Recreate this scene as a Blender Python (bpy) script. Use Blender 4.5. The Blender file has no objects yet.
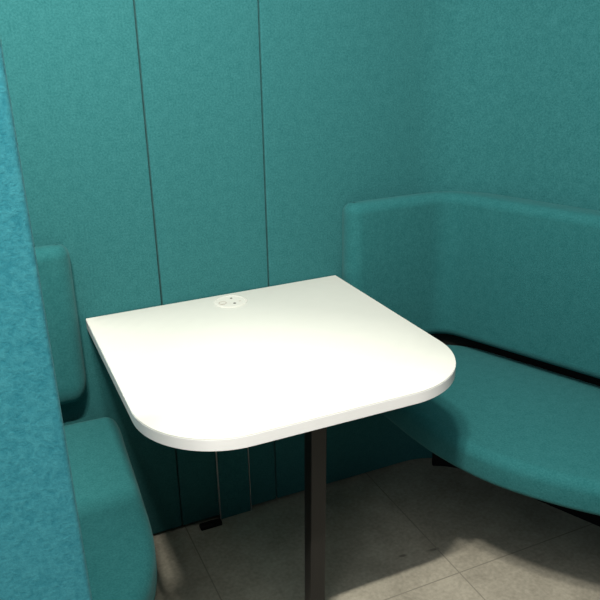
import bpy, bmesh, math
from mathutils import Vector, Matrix

scn = bpy.context.scene
COL = scn.collection

# ------------------------------------------------------------------ helpers
def link(name, bm, mat, parent=None, smooth=True, angle=40):
    bmesh.ops.recalc_face_normals(bm, faces=bm.faces[:])
    me = bpy.data.meshes.new(name)
    bm.to_mesh(me); bm.free()
    if smooth:
        for p in me.polygons: p.use_smooth = True
        me.set_sharp_from_angle(angle=math.radians(angle))
    o = bpy.data.objects.new(name, me)
    me.materials.append(mat)
    COL.objects.link(o)
    if parent is not None:
        o.parent = parent
        o.location = -Vector(parent.location)      # meshes are written in world metres
    return o

def thing(name, label, cat, loc, group=None):
    o = bpy.data.objects.new(name, None)
    o.empty_display_size = .05
    o.location = loc
    COL.objects.link(o)
    o['label'] = label; o['category'] = cat
    if group: o['group'] = group
    return o

def tag(o, label, cat, group=None):
    o['label'] = label; o['category'] = cat
    if group: o['group'] = group
    return o

def add_box(bm, x0, x1, y0, y1, z0, z1, bev=0, seg=3):
    t = bmesh.new()
    vs = [t.verts.new((x, y, z)) for x in (x0, x1) for y in (y0, y1) for z in (z0, z1)]
    for f in ((0,1,3,2),(4,6,7,5),(0,4,5,1),(2,3,7,6),(0,2,6,4),(1,5,7,3)):
        t.faces.new([vs[i] for i in f])
    if bev:
        bmesh.ops.bevel(t, geom=t.edges[:], offset=bev, segments=seg, profile=.5, affect='EDGES')
    m = bpy.data.meshes.new('t'); t.to_mesh(m); t.free(); bm.from_mesh(m); bpy.data.meshes.remove(m)

def add_cyl(bm, cx, cy, z0, z1, r, n=32, bev=0):
    prof = [(0, z0), (bev, z1)] if False else None
    rings = [(r - bev, z0), (r, z0 + bev), (r, z1 - bev), (r - bev, z1)] if bev else [(r, z0), (r, z1)]
    R = [[bm.verts.new((cx + q*math.cos(2*math.pi*k/n), cy + q*math.sin(2*math.pi*k/n), z)) for k in range(n)] for q, z in rings]
    for a, b in zip(R, R[1:]):
        for k in range(n): bm.faces.new((a[k], a[(k+1)%n], b[(k+1)%n], b[k]))
    bm.faces.new(R[0][::-1]); bm.faces.new(R[-1])

def add_ring(bm, cx, cy, prof, n=40):
    """lathe of a closed (radius, z) profile about a vertical axis"""
    R = [[bm.verts.new((cx + q*math.cos(2*math.pi*k/n), cy + q*math.sin(2*math.pi*k/n), z)) for k in range(n)] for q, z in prof]
    for i in range(len(R)):
        a, b = R[i], R[(i+1) % len(R)]
        for k in range(n): bm.faces.new((a[k], a[(k+1)%n], b[(k+1)%n], b[k]))

def round_poly(pts, rad, n=10):
    """polygon (list of 2D points, ccw) with each corner filleted"""
    out = []
    N = len(pts)
    for i, p in enumerate(pts):
        r = rad[i] if isinstance(rad, (list, tuple)) else rad
        p = Vector(p); a = Vector(pts[i-1]); b = Vector(pts[(i+1) % N])
        u = (a-p).normalized(); v = (b-p).normalized()
        if r <= 1e-6: out.append(p); continue
        ang = u.angle(v); t = r/math.tan(ang/2)
        c = p + (u+v).normalized()*(r/math.sin(ang/2))
        s = p+u*t-c; e = p+v*t-c
        a0 = math.atan2(s.y, s.x); da = math.atan2(e.y, e.x)-a0
        while da > math.pi: da -= 2*math.pi
        while da < -math.pi: da += 2*math.pi
        for k in range(n+1):
            th = a0+da*k/n
            out.append(c+Vector((math.cos(th), math.sin(th)))*r)
    return out

def densify(poly, step):
    out = []
    for a, b in zip(poly, poly[1:]+poly[:1]):
        L = (b-a).length; k = max(1, int(L/step))
        out += [a.lerp(b, i/k) for i in range(k)]
    return out

def area(poly):
    return .5*sum(a.x*b.y-b.x*a.y for a, b in zip(poly, poly[1:]+poly[:1]))

def inset(poly, d):
    out = []; N = len(poly)
    for i in range(N):
        a, p, b = poly[i-1], poly[i], poly[(i+1) % N]
        e1 = (p-a).normalized(); e2 = (b-p).normalized()
        n1 = Vector((-e1.y, e1.x)); n2 = Vector((-e2.y, e2.x))
        n = (n1+n2).normalized()
        out.append(p+n*(d/max(.5, n.dot(n1))))
    return out

def slab(bm, poly, prof, strip=False):
    """stack of inset outlines: prof = [(inset, z), ...] bottom to top; capped both ends"""
    if area(poly) < 0: poly = poly[::-1]
    R = []
    for d, z in prof:
        q = inset(poly, d) if d else poly
        R.append([bm.verts.new((p.x, p.y, z)) for p in q])
    N = len(poly)
    for a, b in zip(R, R[1:]):
        for k in range(N): bm.faces.new((a[k], a[(k+1)%N], b[(k+1)%N], b[k]))
    if strip:                                       # outline is two equal sides: bridge them pair by pair
        for ring in (R[0], R[-1]):
            for k in range(N//2-1):
                bm.faces.new((ring[k], ring[k+1], ring[N-2-k], ring[N-1-k]))
    else:
        c0 = bm.faces.new(R[0][::-1]); c1 = bm.faces.new(R[-1])
        bmesh.ops.triangulate(bm, faces=[c0, c1])

def pad_profile(z0, z1, rb, rt, n=6, crown=.0, hb=None):
    P = []; hb = hb or rb
    for k in range(n+1):
        t = math.pi/2*k/n
        P.append((rb*(1-math.sin(t)), z0+hb*(1-math.cos(t))))
    for k in range(n+1):
        t = math.pi/2*k/n
        P.append((rt*(1-math.cos(t)), z1-crown-rt*(1-math.sin(t))))
    if crown:
        for k in range(1, 5):
            f = k/4
            P.append((rt+.035*f, z1-crown*(1-math.sin(f*math.pi/2))))
    return P

def stroke(path, w, rc):
    """outline of a band of width w along an open 2D path with corner radius rc at both ends"""
    d = [0]
    for a, b in zip(path, path[1:]): d.append(d[-1]+(b-a).length)
    L = d[-1]
    def at(s):
        s = min(max(s, 0), L)
        for i in range(len(d)-1):
            if s <= d[i+1] or i == len(d)-2:
                f = (s-d[i])/(d[i+1]-d[i])
                return path[i].lerp(path[i+1], f), (path[i+1]-path[i]).normalized()
    def nrm(s):
        e = .004
        p, _ = at(s-e); q, _ = at(s+e)
        t = (q-p).normalized()
        return Vector((-t.y, t.x))
    ss = []
    K = 8
    for k in range(K+1): ss.append(rc*(1-math.cos(math.pi/2*k/K)))
    m = int((L-2*rc)/.02)
    ss += [rc+(L-2*rc)*k/m for k in range(1, m)]
    for k in range(K, -1, -1): ss.append(L-rc*(1-math.cos(math.pi/2*k/K)))
    def hw(s):
        q = min(s, L-s)
        if q >= rc: return w/2
        return w/2-rc+math.sqrt(max(0, rc*rc-(rc-q)**2))
    A, B = [], []
    for s in ss:
        p, _ = at(s); n = nrm(s); h = hw(s)
        A.append(p+n*h); B.append(p-n*h)
    return A+B[::-1]

# ------------------------------------------------------------------ materials
def mat(name):
    m = bpy.data.materials.new(name); m.use_nodes = True
    nt = m.node_tree
    return m, nt, nt.nodes['Principled BSDF']

def fabric(name, c1, c2, scale, blotch, bump, weave=True, sheen=.25):
    m, nt, b = mat(name); N = nt.nodes; L = nt.links
    tc = N.new('ShaderNodeTexCoord')
    n1 = N.new('ShaderNodeTexNoise'); n1.inputs['Scale'].default_value = scale
    n1.inputs['Detail'].default_value = 6; n1.inputs['Roughness'].default_value = .7
    n2 = N.new('ShaderNodeTexNoise'); n2.inputs['Scale'].default_value = blotch
    n2.inputs['Detail'].default_value = 3
    L.new(tc.outputs['Object'], n1.inputs['Vector']); L.new(tc.outputs['Object'], n2.inputs['Vector'])
    mx = N.new('ShaderNodeMath'); mx.operation = 'MULTIPLY_ADD'
    L.new(n2.outputs['Fac'], mx.inputs[0]); mx.inputs[1].default_value = .2
    ad = N.new('ShaderNodeMath'); ad.operation = 'MULTIPLY'; ad.inputs[1].default_value = .8
    L.new(n1.outputs['Fac'], ad.inputs[0]); L.new(ad.outputs[0], mx.inputs[2])
    cr = N.new('ShaderNodeValToRGB')
    cr.color_ramp.elements[0].position = .33; cr.color_ramp.elements[0].color = (*c1, 1)
    cr.color_ramp.elements[1].position = .67; cr.color_ramp.elements[1].color = (*c2, 1)
    L.new(mx.outputs[0], cr.inputs['Fac']); L.new(cr.outputs['Color'], b.inputs['Base Color'])
    bp = N.new('ShaderNodeBump'); bp.inputs['Strength'].default_value = bump; bp.inputs['Distance'].default_value = .0015
    L.new(n1.outputs['Fac'], bp.inputs['Height'])
    if weave:
        v = N.new('ShaderNodeTexVoronoi'); v.inputs['Scale'].default_value = 420
        L.new(tc.outputs['Object'], v.inputs['Vector'])
        a2 = N.new('ShaderNodeMath'); a2.operation = 'MULTIPLY_ADD'; a2.inputs[1].default_value = .4
        L.new(v.outputs['Distance'], a2.inputs[0]); L.new(n1.outputs['Fac'], a2.inputs[2])
        L.new(a2.outputs[0], bp.inputs['Height'])
    L.new(bp.outputs['Normal'], b.inputs['Normal'])
    b.inputs['Roughness'].default_value = .92
    b.inputs['Specular IOR Level'].default_value = .12
    b.inputs['Sheen Weight'].default_value = sheen
    b.inputs['Sheen Roughness'].default_value = .5
    b.inputs['Sheen Tint'].default_value = (.45, .8, .8, 1)
    return m

M = {}
M['wool'] = fabric('teal_wool', (.011, .091, .097), (.032, .150, .158), 210, 45, .40, sheen=.10)
M['seat_wool'] = fabric('teal_seat_wool', (.0085, .083, .088), (.0245, .129, .136), 230, 45, .32, sheen=.10)
M['felt'] = fabric('blue_felt', (.012, .140, .185), (.044, .240, .285), 170, 45, .40, weave=False, sheen=.15)

def plain(name, c, rough, metal=0, spec=.5, noise=0, nscale=60):
    m, nt, b = mat(name); N = nt.nodes; L = nt.links
    b.inputs['Roughness'].default_value = rough; b.inputs['Metallic'].default_value = metal
    b.inputs['Specular IOR Level'].default_value = spec
    t = N.new('ShaderNodeTexNoise'); t.inputs['Scale'].default_value = nscale; t.inputs['Detail'].default_value = 5
    tc = N.new('ShaderNodeTexCoord'); L.new(tc.outputs['Object'], t.inputs['Vector'])
    cr = N.new('ShaderNodeValToRGB')
    k = noise
    cr.color_ramp.elements[0].position = .3; cr.color_ramp.elements[1].position = .7
    cr.color_ramp.elements[0].color = (*[x*(1-k) for x in c], 1)
    cr.color_ramp.elements[1].color = (*[min(1, x*(1+k)) for x in c], 1)
    L.new(t.outputs['Fac'], cr.inputs['Fac']); L.new(cr.outputs['Color'], b.inputs['Base Color'])
    return m
M['laminate'] = plain('white_laminate', (.615, .62, .575), .55, noise=.01, nscale=30)
M['edge'] = plain('white_edge_band', (.80, .80, .80), .38, noise=.01, nscale=30)
M['white_plastic'] = plain('white_plastic', (.53, .535, .495), .5, noise=.01)
M['grey_plastic'] = plain('pale_grey_plastic', (.36, .33, .29), .5, noise=.02)
M['dark_hole'] = plain('dark_hole', (.02, .018, .016), .6, noise=.05)
M['black_metal'] = plain('black_powder_coat', (.010, .0092, .0086), .45, metal=.0, spec=.4, noise=.12, nscale=300)
M['black_plastic'] = plain('black_plastic', (.006, .006, .006), .7, spec=.15, noise=.08)
M['aluminium'] = plain('grey_aluminium', (.55, .56, .55), .4, metal=.6, noise=.05)
M['backing'] = plain('dark_backing', (.03, .034, .034), .9, spec=.1, noise=.1)

def floor_mat():
    m, nt, b = mat('grey_stone_tile'); N = nt.nodes; L = nt.links
    tc = N.new('ShaderNodeTexCoord')
    mp = N.new('ShaderNodeMapping'); mp.vector_type = 'POINT'
    S = .636
    mp.inputs['Location'].default_value = (-.214/S, .52/S, 0)
    mp.inputs['Scale'].default_value = (1/S, 1/S, 1)
    L.new(tc.outputs['Object'], mp.inputs['Vector'])
    sp = N.new('ShaderNodeSeparateXYZ'); L.new(mp.outputs['Vector'], sp.inputs[0])
    def joint(out):
        f = N.new('ShaderNodeMath'); f.operation = 'PINGPONG'; f.inputs[1].default_value = .5
        L.new(out, f.inputs[0])
        g = N.new('ShaderNodeMath'); g.operation = 'LESS_THAN'; g.inputs[1].default_value = .0028
        L.new(f.outputs[0], g.inputs[0]); return g.outputs[0]
    jx = joint(sp.outputs['X']); jy = joint(sp.outputs['Y'])
    j = N.new('ShaderNodeMath'); j.operation = 'MAXIMUM'; L.new(jx, j.inputs[0]); L.new(jy, j.inputs[1])
    n1 = N.new('ShaderNodeTexNoise'); n1.inputs['Scale'].default_value = 7; n1.inputs['Detail'].default_value = 9; n1.inputs['Roughness'].default_value = .68
    n2 = N.new('ShaderNodeTexNoise'); n2.inputs['Scale'].default_value = 90; n2.inputs['Detail'].default_value = 5
    L.new(tc.outputs['Object'], n1.inputs['Vector']); L.new(tc.outputs['Object'], n2.inputs['Vector'])
    ad = N.new('ShaderNodeMath'); ad.operation = 'MULTIPLY_ADD'; ad.inputs[1].default_value = .4
    L.new(n2.outputs['Fac'], ad.inputs[0])
    hm = N.new('ShaderNodeMath'); hm.operation = 'MULTIPLY'; hm.inputs[1].default_value = .6
    L.new(n1.outputs['Fac'], hm.inputs[0]); L.new(hm.outputs[0], ad.inputs[2])
    cr = N.new('ShaderNodeValToRGB')
    cr.color_ramp.elements[0].position = .34; cr.color_ramp.elements[0].color = (.215, .200, .160, 1)
    cr.color_ramp.elements[1].position = .66; cr.color_ramp.elements[1].color = (.385, .360, .292, 1)
    L.new(ad.outputs[0], cr.inputs['Fac'])
    mix = N.new('ShaderNodeMix'); mix.data_type = 'RGBA'
    L.new(j.outputs[0], mix.inputs['Factor']); L.new(cr.outputs['Color'], mix.inputs['A'])
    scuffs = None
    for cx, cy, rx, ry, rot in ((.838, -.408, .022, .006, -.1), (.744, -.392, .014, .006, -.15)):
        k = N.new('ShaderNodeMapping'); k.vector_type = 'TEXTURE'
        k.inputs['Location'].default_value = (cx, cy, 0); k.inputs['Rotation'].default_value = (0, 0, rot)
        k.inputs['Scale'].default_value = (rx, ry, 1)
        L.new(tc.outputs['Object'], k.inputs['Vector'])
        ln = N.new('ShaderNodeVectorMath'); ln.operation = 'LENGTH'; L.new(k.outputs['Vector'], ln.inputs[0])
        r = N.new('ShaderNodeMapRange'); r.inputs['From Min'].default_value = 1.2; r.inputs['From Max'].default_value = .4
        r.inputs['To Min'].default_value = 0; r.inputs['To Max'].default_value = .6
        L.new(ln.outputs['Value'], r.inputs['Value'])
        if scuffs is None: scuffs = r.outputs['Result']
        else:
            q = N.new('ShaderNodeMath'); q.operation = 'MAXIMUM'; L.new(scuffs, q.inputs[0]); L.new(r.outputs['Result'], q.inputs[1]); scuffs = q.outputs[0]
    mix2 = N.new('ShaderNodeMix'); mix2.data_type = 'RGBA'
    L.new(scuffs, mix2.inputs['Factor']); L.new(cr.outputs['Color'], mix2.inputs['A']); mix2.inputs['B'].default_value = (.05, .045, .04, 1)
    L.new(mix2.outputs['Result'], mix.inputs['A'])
    mix.inputs['B'].default_value = (.20, .185, .15, 1)
    L.new(mix.outputs['Result'], b.inputs['Base Color'])
    b.inputs['Roughness'].default_value = .6; b.inputs['Specular IOR Level'].default_value = .25
    bp = N.new('ShaderNodeBump'); bp.inputs['Strength'].default_value = .15; bp.inputs['Distance'].default_value = .001
    L.new(n2.outputs['Fac'], bp.inputs['Height']); L.new(bp.outputs['Normal'], b.inputs['Normal'])
    return m
M['floor'] = floor_mat()

# ------------------------------------------------------------------ setting
bm = bmesh.new(); add_box(bm, -2.6, 3.4, -4.2, .6, -.04, 0)
o = link('floor', bm, M['floor'], smooth=False); o['kind'] = 'structure'

# plan of the booth's shell: straight back, a rounded corner, then a side that opens outwards
SL = .43                                            # outward run of the sides per metre towards the front
def shell_path(off, x_start, y_end, flip=False, R=.24, cx=1.145):
    """plan line of the right half, 'off' metres in front of the shell; flip mirrors it for the left half"""
    d = Vector((SL, -1)).normalized()
    n = Vector((-d.y, d.x))*-1                      # into the booth
    if n.x > 0: n = -n
    a = Vector((cx, 0)); a2 = a+n*off
    c = Vector((a2.x+d.x*((-off-a2.y)/d.y), -off))
    turn = math.acos(d.x); r = R-off; t = r*math.tan(turn/2)
    p0 = Vector((c.x-t, -off)); pts = [Vector((x_start, -off))]
    k = max(1, int((p0.x-x_start)/.04))
    pts += [pts[0].lerp(p0, i/k) for i in range(1, k+1)]
    ctr = Vector((p0.x, -off-r))
    for i in range(1, 17):
        th = math.pi/2-turn*i/16
        pts.append(ctr+Vector((math.cos(th), math.sin(th)))*r)
    e = pts[-1]; L = (y_end-e.y)/d.y
    k = max(1, int(L/.04))
    pts += [e+d*(L*i/k) for i in range(1, k+1)]
    if flip: pts = [Vector((.745-p.x, p.y)) for p in pts][::-1]
    return pts

TOP = 1.90
S1, S2 = .2045, .5160
G = .0018
pprof = [(.003, .012), (0, .016), (0, TOP-.006), (.005, TOP)]
# right panel (wraps into the right side)
bm = bmesh.new(); slab(bm, stroke(shell_path(-.02, S2+G, -1.21), .04, .004), pprof, True)
tag(link('booth_panel', bm, M['wool']), 'teal fabric wall panel curving round the corner behind the right bench', 'wall panel')
# middle panel
bm = bmesh.new(); slab(bm, densify(round_poly([(S1+G, 0), (S2-G, 0), (S2-G, .04), (S1+G, .04)], .004, 5), .03), pprof)
tag(link('booth_panel', bm, M['wool']), 'narrow teal fabric wall panel between the two seams above the table', 'wall panel')
# left panel
bm = bmesh.new(); slab(bm, stroke(shell_path(-.02, .745-S1+G, -1.068, True), .04, .004), pprof, True)
tag(link('booth_panel', bm, M['wool']), 'teal fabric wall panel behind the left bench, left of the left seam', 'wall panel')
# backing behind the panels
bm = bmesh.new(); slab(bm, stroke(shell_path(-.056, S1, -1.21), .02, .003), [(0, 0), (0, TOP-.01)], True)
slab(bm, stroke(shell_path(-.056, .745-S1+.001, -1.068, True), .02, .003), [(0, 0), (0, TOP-.01)], True)
o = link('wall_back', bm, M['backing']); o['kind'] = 'structure'

# front wing that closes the left end of the booth
WY = -1.11
bm = bmesh.new()
slab(bm, densify(round_poly([(-1.02, WY-.022), (-.1755, WY-.022), (-.1755, WY+.022), (-1.02, WY+.022)], .006, 5), .03),
     [(.004, .0), (0, .004), (0, .85), (0, 1.15), (0, 1.5), (0, TOP-.014), (.004, TOP-.004), (.014, TOP)])
for v in bm.verts:                                  # the free edge leans a touch
    if v.co.x > -.3: v.co.x += (1.15-v.co.z)*.008
wing = tag(link('screen_panel', bm, M['felt']), 'bright blue-teal felt partition panel standing close up in the left foreground', 'partition')

# ------------------------------------------------------------------ benches
def resample(pts, n):
    d = [0]
    for a, b in zip(pts, pts[1:]): d.append(d[-1]+(b-a).length)
    out = []; i = 0
    for k in range(n):
        s = d[-1]*k/(n-1)
        while i < len(d)-2 and s > d[i+1]: i += 1
        out.append(pts[i].lerp(pts[i+1], (s-d[i])/(d[i+1]-d[i])))
    return out

def rest_outline(x0, f, y_end):
    """plan of the backrest pad: thin along the back wall, thicker along the side, tight inner corner"""
    th, ts, rf, rb, K = .072, .100, .042, .022, 8
    back = shell_path(.003, x0+rb, y_end)
    d = Vector((SL, -1)).normalized(); n = Vector((-1, -SL)).normalized()
    a = Vector((1.145, 0))+n*ts
    c = Vector((a.x+d.x*((-th-a.y)/d.y), -th))           # inner corner of the two front faces
    turn = math.acos(d.x); r = .075; t = r*math.tan(turn/2)
    front = [Vector((x0+rf, -th)), Vector((c.x-t, -th))]
    ctr = Vector((c.x-t, -th-r))
    for i in range(1, 13):
        q = math.pi/2-turn*i/12
        front.append(ctr+Vector((math.cos(q), math.sin(q)))*r)
    e = front[-1]; front.append(e+d*((y_end-e.y)/d.y))
    A = [Vector((x0+rb-rb*math.cos(math.pi/2*k/K), -.003-rb+rb*math.sin(math.pi/2*k/K))) for k in range(K)] + resample(back, 70)
    B = [Vector((x0+rf-rf*math.cos(math.pi/2*k/K), -th+rf-rf*math.sin(math.pi/2*k/K))) for k in range(K)] + resample(front, 70)
    B[0].y -= .002
    return [f(p) for p in A+B[::-1]]

def bench(right):
    if right:
        root = thing('bench', 'teal upholstered bench on the right with a backrest curving round the corner', 'bench', (1.05, -.4, 0), 'facing benches')
    else:
        root = thing('bench', 'teal upholstered bench on the left, partly hidden behind the foreground partition', 'bench', (-.30, -.4, 0), 'facing benches')
    f = (lambda p: p) if right else (lambda p: Vector((.745-p.x, p.y)))
    # seat: rear edge follows the shell, front edge bulges out towards the aisle
    rear = shell_path(.012, .80, -1.16 if right else -1.065)
    if right:
        front = [(1.40, -1.165), (1.21, -1.05), (1.075, -.952), (.970, -.862), (.876, -.742), (.812, -.626), (.776, -.50), (.762, -.40), (.756, -.30), (.751, -.18), (.748, -.10), (.748, -.048)]
    else:
        front = [(1.40, -1.072), (1.20, -1.03), (1.00, -.935), (.88, -.845), (.800, -.745), (.752, -.640), (.731, -.54), (.722, -.42), (.715, -.30), (.709, -.18), (.704, -.10), (.704, -.048)]
    # smooth the front edge
    fp = [Vector(p) for p in front]; sm = []
    for i in range(len(fp)-1):
        p0 = fp[max(0, i-1)]; p1 = fp[i]; p2 = fp[i+1]; p3 = fp[min(len(fp)-1, i+2)]
        for k in range(5):
            t = k/5
            sm.append(.5*((2*p1)+(p2-p0)*t+(2*p0-5*p1+4*p2-p3)*t*t+(3*p1-p0-3*p2+p3)*t**3))
    sm.append(fp[-1])
    x0 = front[-1][0]
    cr = .034                                           # small rounding at the wall corner
    corner = [Vector((x0+cr*(1-math.cos(a)), -.048+cr*math.sin(a))) for a in (math.pi/8, math.pi/4, 3*math.pi/8, math.pi/2)]
    poly = corner + rear + sm
    poly = [f(p) for p in poly]
    q = [poly[0]]
    for p in poly[1:]:
        if (p-q[-1]).length > .006: q.append(p)
    poly = densify(q, .03)
    bm = bmesh.new(); slab(bm, poly, pad_profile(.378, .462, .018, .030))
    link('seat', bm, M['seat_wool'], root)
    # backrest: one pad that starts on the back wall and follows the corner and the side
    bm = bmesh.new(); slab(bm, rest_outline(.741 if right else .767, f, -1.12 if right else -1.05), pad_profile(.505 if right else (.530), .961 if right else .956, .032, .030, n=8, hb=.032 if right else .065), True)
    link('backrest', bm, M['seat_wool'], root)
    # upright support that carries the seat, right back against the shell
    bm = bmesh.new(); slab(bm, stroke([f(p) for p in shell_path(.016, .9, -1.04) if p.x > 1.07], .024, .004), [(0, 0), (0, .379)], True)
    link('rear_support', bm, M['black_plastic'], root)
    # bracket strip that holds the backrest off the seat, in the dark gap
    bm = bmesh.new(); slab(bm, stroke(shell_path(.014, .86, -1.0, not right), .02, .004), [(0, .455), (0, .56)], True)
    link('backrest_support', bm, M['black_plastic'], root)
    return root
bench(True); bench(False)

# ------------------------------------------------------------------ table
TW, TD, TZ = .737, .722, .740
tb = thing('table', 'white table with rounded front corners on a black post', 'table', (.393, -.55, 0))
outline = densify(round_poly([(0, -.003), (-.001, -TD), (TW+.003, -TD), (TW-.0105, -.003)], [.002, .188, .188, .002], 24), .05)
bm = bmesh.new(); slab(bm, outline, [(.0006, TZ-.0030), (.0006, TZ-.0006), (.0014, TZ)])
link('tabletop', bm, M['laminate'], tb)
bm = bmesh.new(); slab(bm, outline, [(.0015, TZ-.0285), (0, TZ-.027), (0, TZ-.003)])
e = link('edge_band', bm, M['edge'], tb); e['label'] = 'white edge band around the tabletop'
# post: square tube turned square to the table, soft corners
px, py, hs = .393, -.55, .0198
bm = bmesh.new()
slab(bm, round_poly([(px-hs, py-hs), (px+hs, py-hs), (px+hs, py+hs), (px-hs, py+hs)], .004, 5), [(0, .008), (0, .706)])
for v in bm.verts: v.co.x += (v.co.z-.33)*.017       # the post stands very slightly out of plumb
link('post', bm, M['black_metal'], tb)
bm = bmesh.new(); add_box(bm, px-.06, px+.06, py-.06, py+.06, .704, .7118, .002, 2)
link('mounting_plate', bm, M['black_metal'], tb)
bm = bmesh.new(); add_box(bm, px-.04, px+.04, py-.04, py+.04, 0, .009, .002, 2)
link('foot_plate', bm, M['black_metal'], tb)
# flush round power socket near the back edge
sx, sy = .377, -.062
bm = bmesh.new(); add_ring(bm, sx, sy, [(.046, TZ-.001), (.046, TZ+.0010), (.0445, TZ+.0018), (.040, TZ+.0018), (.039, TZ-.0005)])
sk = link('power_socket', bm, M['white_plastic'], tb); sk['label'] = 'round white power socket set flush in the tabletop'
def sub(name, bm, m):
    o = link(name, bm, m); o.parent = sk; return o
bm = bmesh.new(); add_cyl(bm, sx, sy, TZ-.0005, TZ+.0008, .0395, 40); sub('socket_face', bm, M['white_plastic'])
bm = bmesh.new(); add_ring(bm, sx-.024, sy-.004, [(.011, TZ+.0006), (.011, TZ+.0016), (.009, TZ+.0016), (.009, TZ+.0006)], 24); sub('cover_ring', bm, M['grey_plastic'])
bm = bmesh.new(); add_box(bm, sx-.031, sx-.021, sy-.016, sy-.010, TZ+.0006, TZ+.0014, .0003, 1); sub('charging_port', bm, M['grey_plastic'])
bm = bmesh.new(); add_cyl(bm, sx+.009, sy+.020, TZ+.0006, TZ+.0011, .0034, 20); sub('pin_hole', bm, M['dark_hole'])
bm = bmesh.new(); add_cyl(bm, sx+.005, sy-.019, TZ+.0006, TZ+.0011, .0040, 20); sub('pin_hole', bm, M['dark_hole'])
bm = bmesh.new(); add_box(bm, sx+.020, sx+.026, sy-.012, sy-.008, TZ+.0006, TZ+.0011, .0002, 1); sub('earth_clip', bm, M['grey_plastic'])

# ------------------------------------------------------------------ cable duct under the table and the power adapter by it
dz1 = TZ-.0288
dt = thing('cable_duct', 'dark cable duct with thin light edges running down the wall under the table', 'cable duct', (.374, -.004, 0))
bm = bmesh.new(); add_box(bm, .3265, .4225, -.007, -.0008, .002, dz1, .001, 2); link('cover', bm, M['wool'], dt)
for x, w in ((.3235, .0032), (.4250, .0022)):
    bm = bmesh.new(); add_box(bm, x-w/2, x+w/2, -.0085, -.0008, .002, dz1, .0006, 2)
    s = link('edge_strip', bm, M['aluminium'], dt); s['label'] = 'thin light grey metal edge strip'
bm = bmesh.new(); add_box(bm, .252, .320, -.034, -.010, 0, .013, .003, 3)
ad = link('power_adapter', bm, M['black_plastic'])
tag(ad, 'small black block on the floor against the wall under the table', 'power adapter')

# ------------------------------------------------------------------ lights
def alight(name, loc, target, size, power, col, sy=None, shape='RECTANGLE'):
    l = bpy.data.lights.new(name, 'AREA'); l.shape = shape; l.size = size; l.size_y = sy or size
    l.energy = power; l.color = col
    o = bpy.data.objects.new(name, l); o.location = loc
    o.rotation_euler = (Vector(target)-Vector(loc)).to_track_quat('-Z', 'Y').to_euler()
    COL.objects.link(o); return o
# short ceiling light bar over the aisle just in front of the booth
for x, p in ((-.38, 38), (-.15, 32)):
    k = alight('ceiling_spot_bar', (x, -1.525, 2.82), (x, -.20, .55), .16, p, (1, .95, .85), .04)
    k.data.spread = math.radians(150)
# broad ceiling light of the room
alight('ceiling_panel_light', (-.6, -1.55, 2.85), (-.6, -1.55, 0), 2.4, 64, (1, .98, .94), 2.2)
# added cool fill from front left, lifts the felt panel and table edge
alight('cool_fill_light', (-1.5, -3.1, 2.0), (-.4, -1.0, 1.0), .9, 14, (.80, .93, 1), 1.2)
w = bpy.data.worlds.new('room_light'); w.use_nodes = True
w.node_tree.nodes['Background'].inputs[0].default_value = (.80, .92, 1, 1)
w.node_tree.nodes['Background'].inputs[1].default_value = .07
scn.world = w

# ------------------------------------------------------------------ camera
cam = bpy.data.cameras.new('camera'); cam.sensor_width = 36; cam.lens = 757.26/600*36
cam.clip_start = .02
co = bpy.data.objects.new('camera', cam)
mw = Matrix(((0.91003309, 0.16785823, -0.37902953, -.23011681),
             (-0.4140908, 0.32575854, -0.84994717, -1.88675696),
             (-0.01919852, 0.93043269, 0.3659596, 1.49258150), (0, 0, 0, 1)))
co.matrix_world = mw
COL.objects.link(co); scn.camera = co

scn.view_settings.view_transform = 'Standard'
scn.view_settings.look = 'None'
scn.view_settings.gamma = 1
scn.view_settings.use_curve_mapping = False
scn.view_settings.exposure = 0
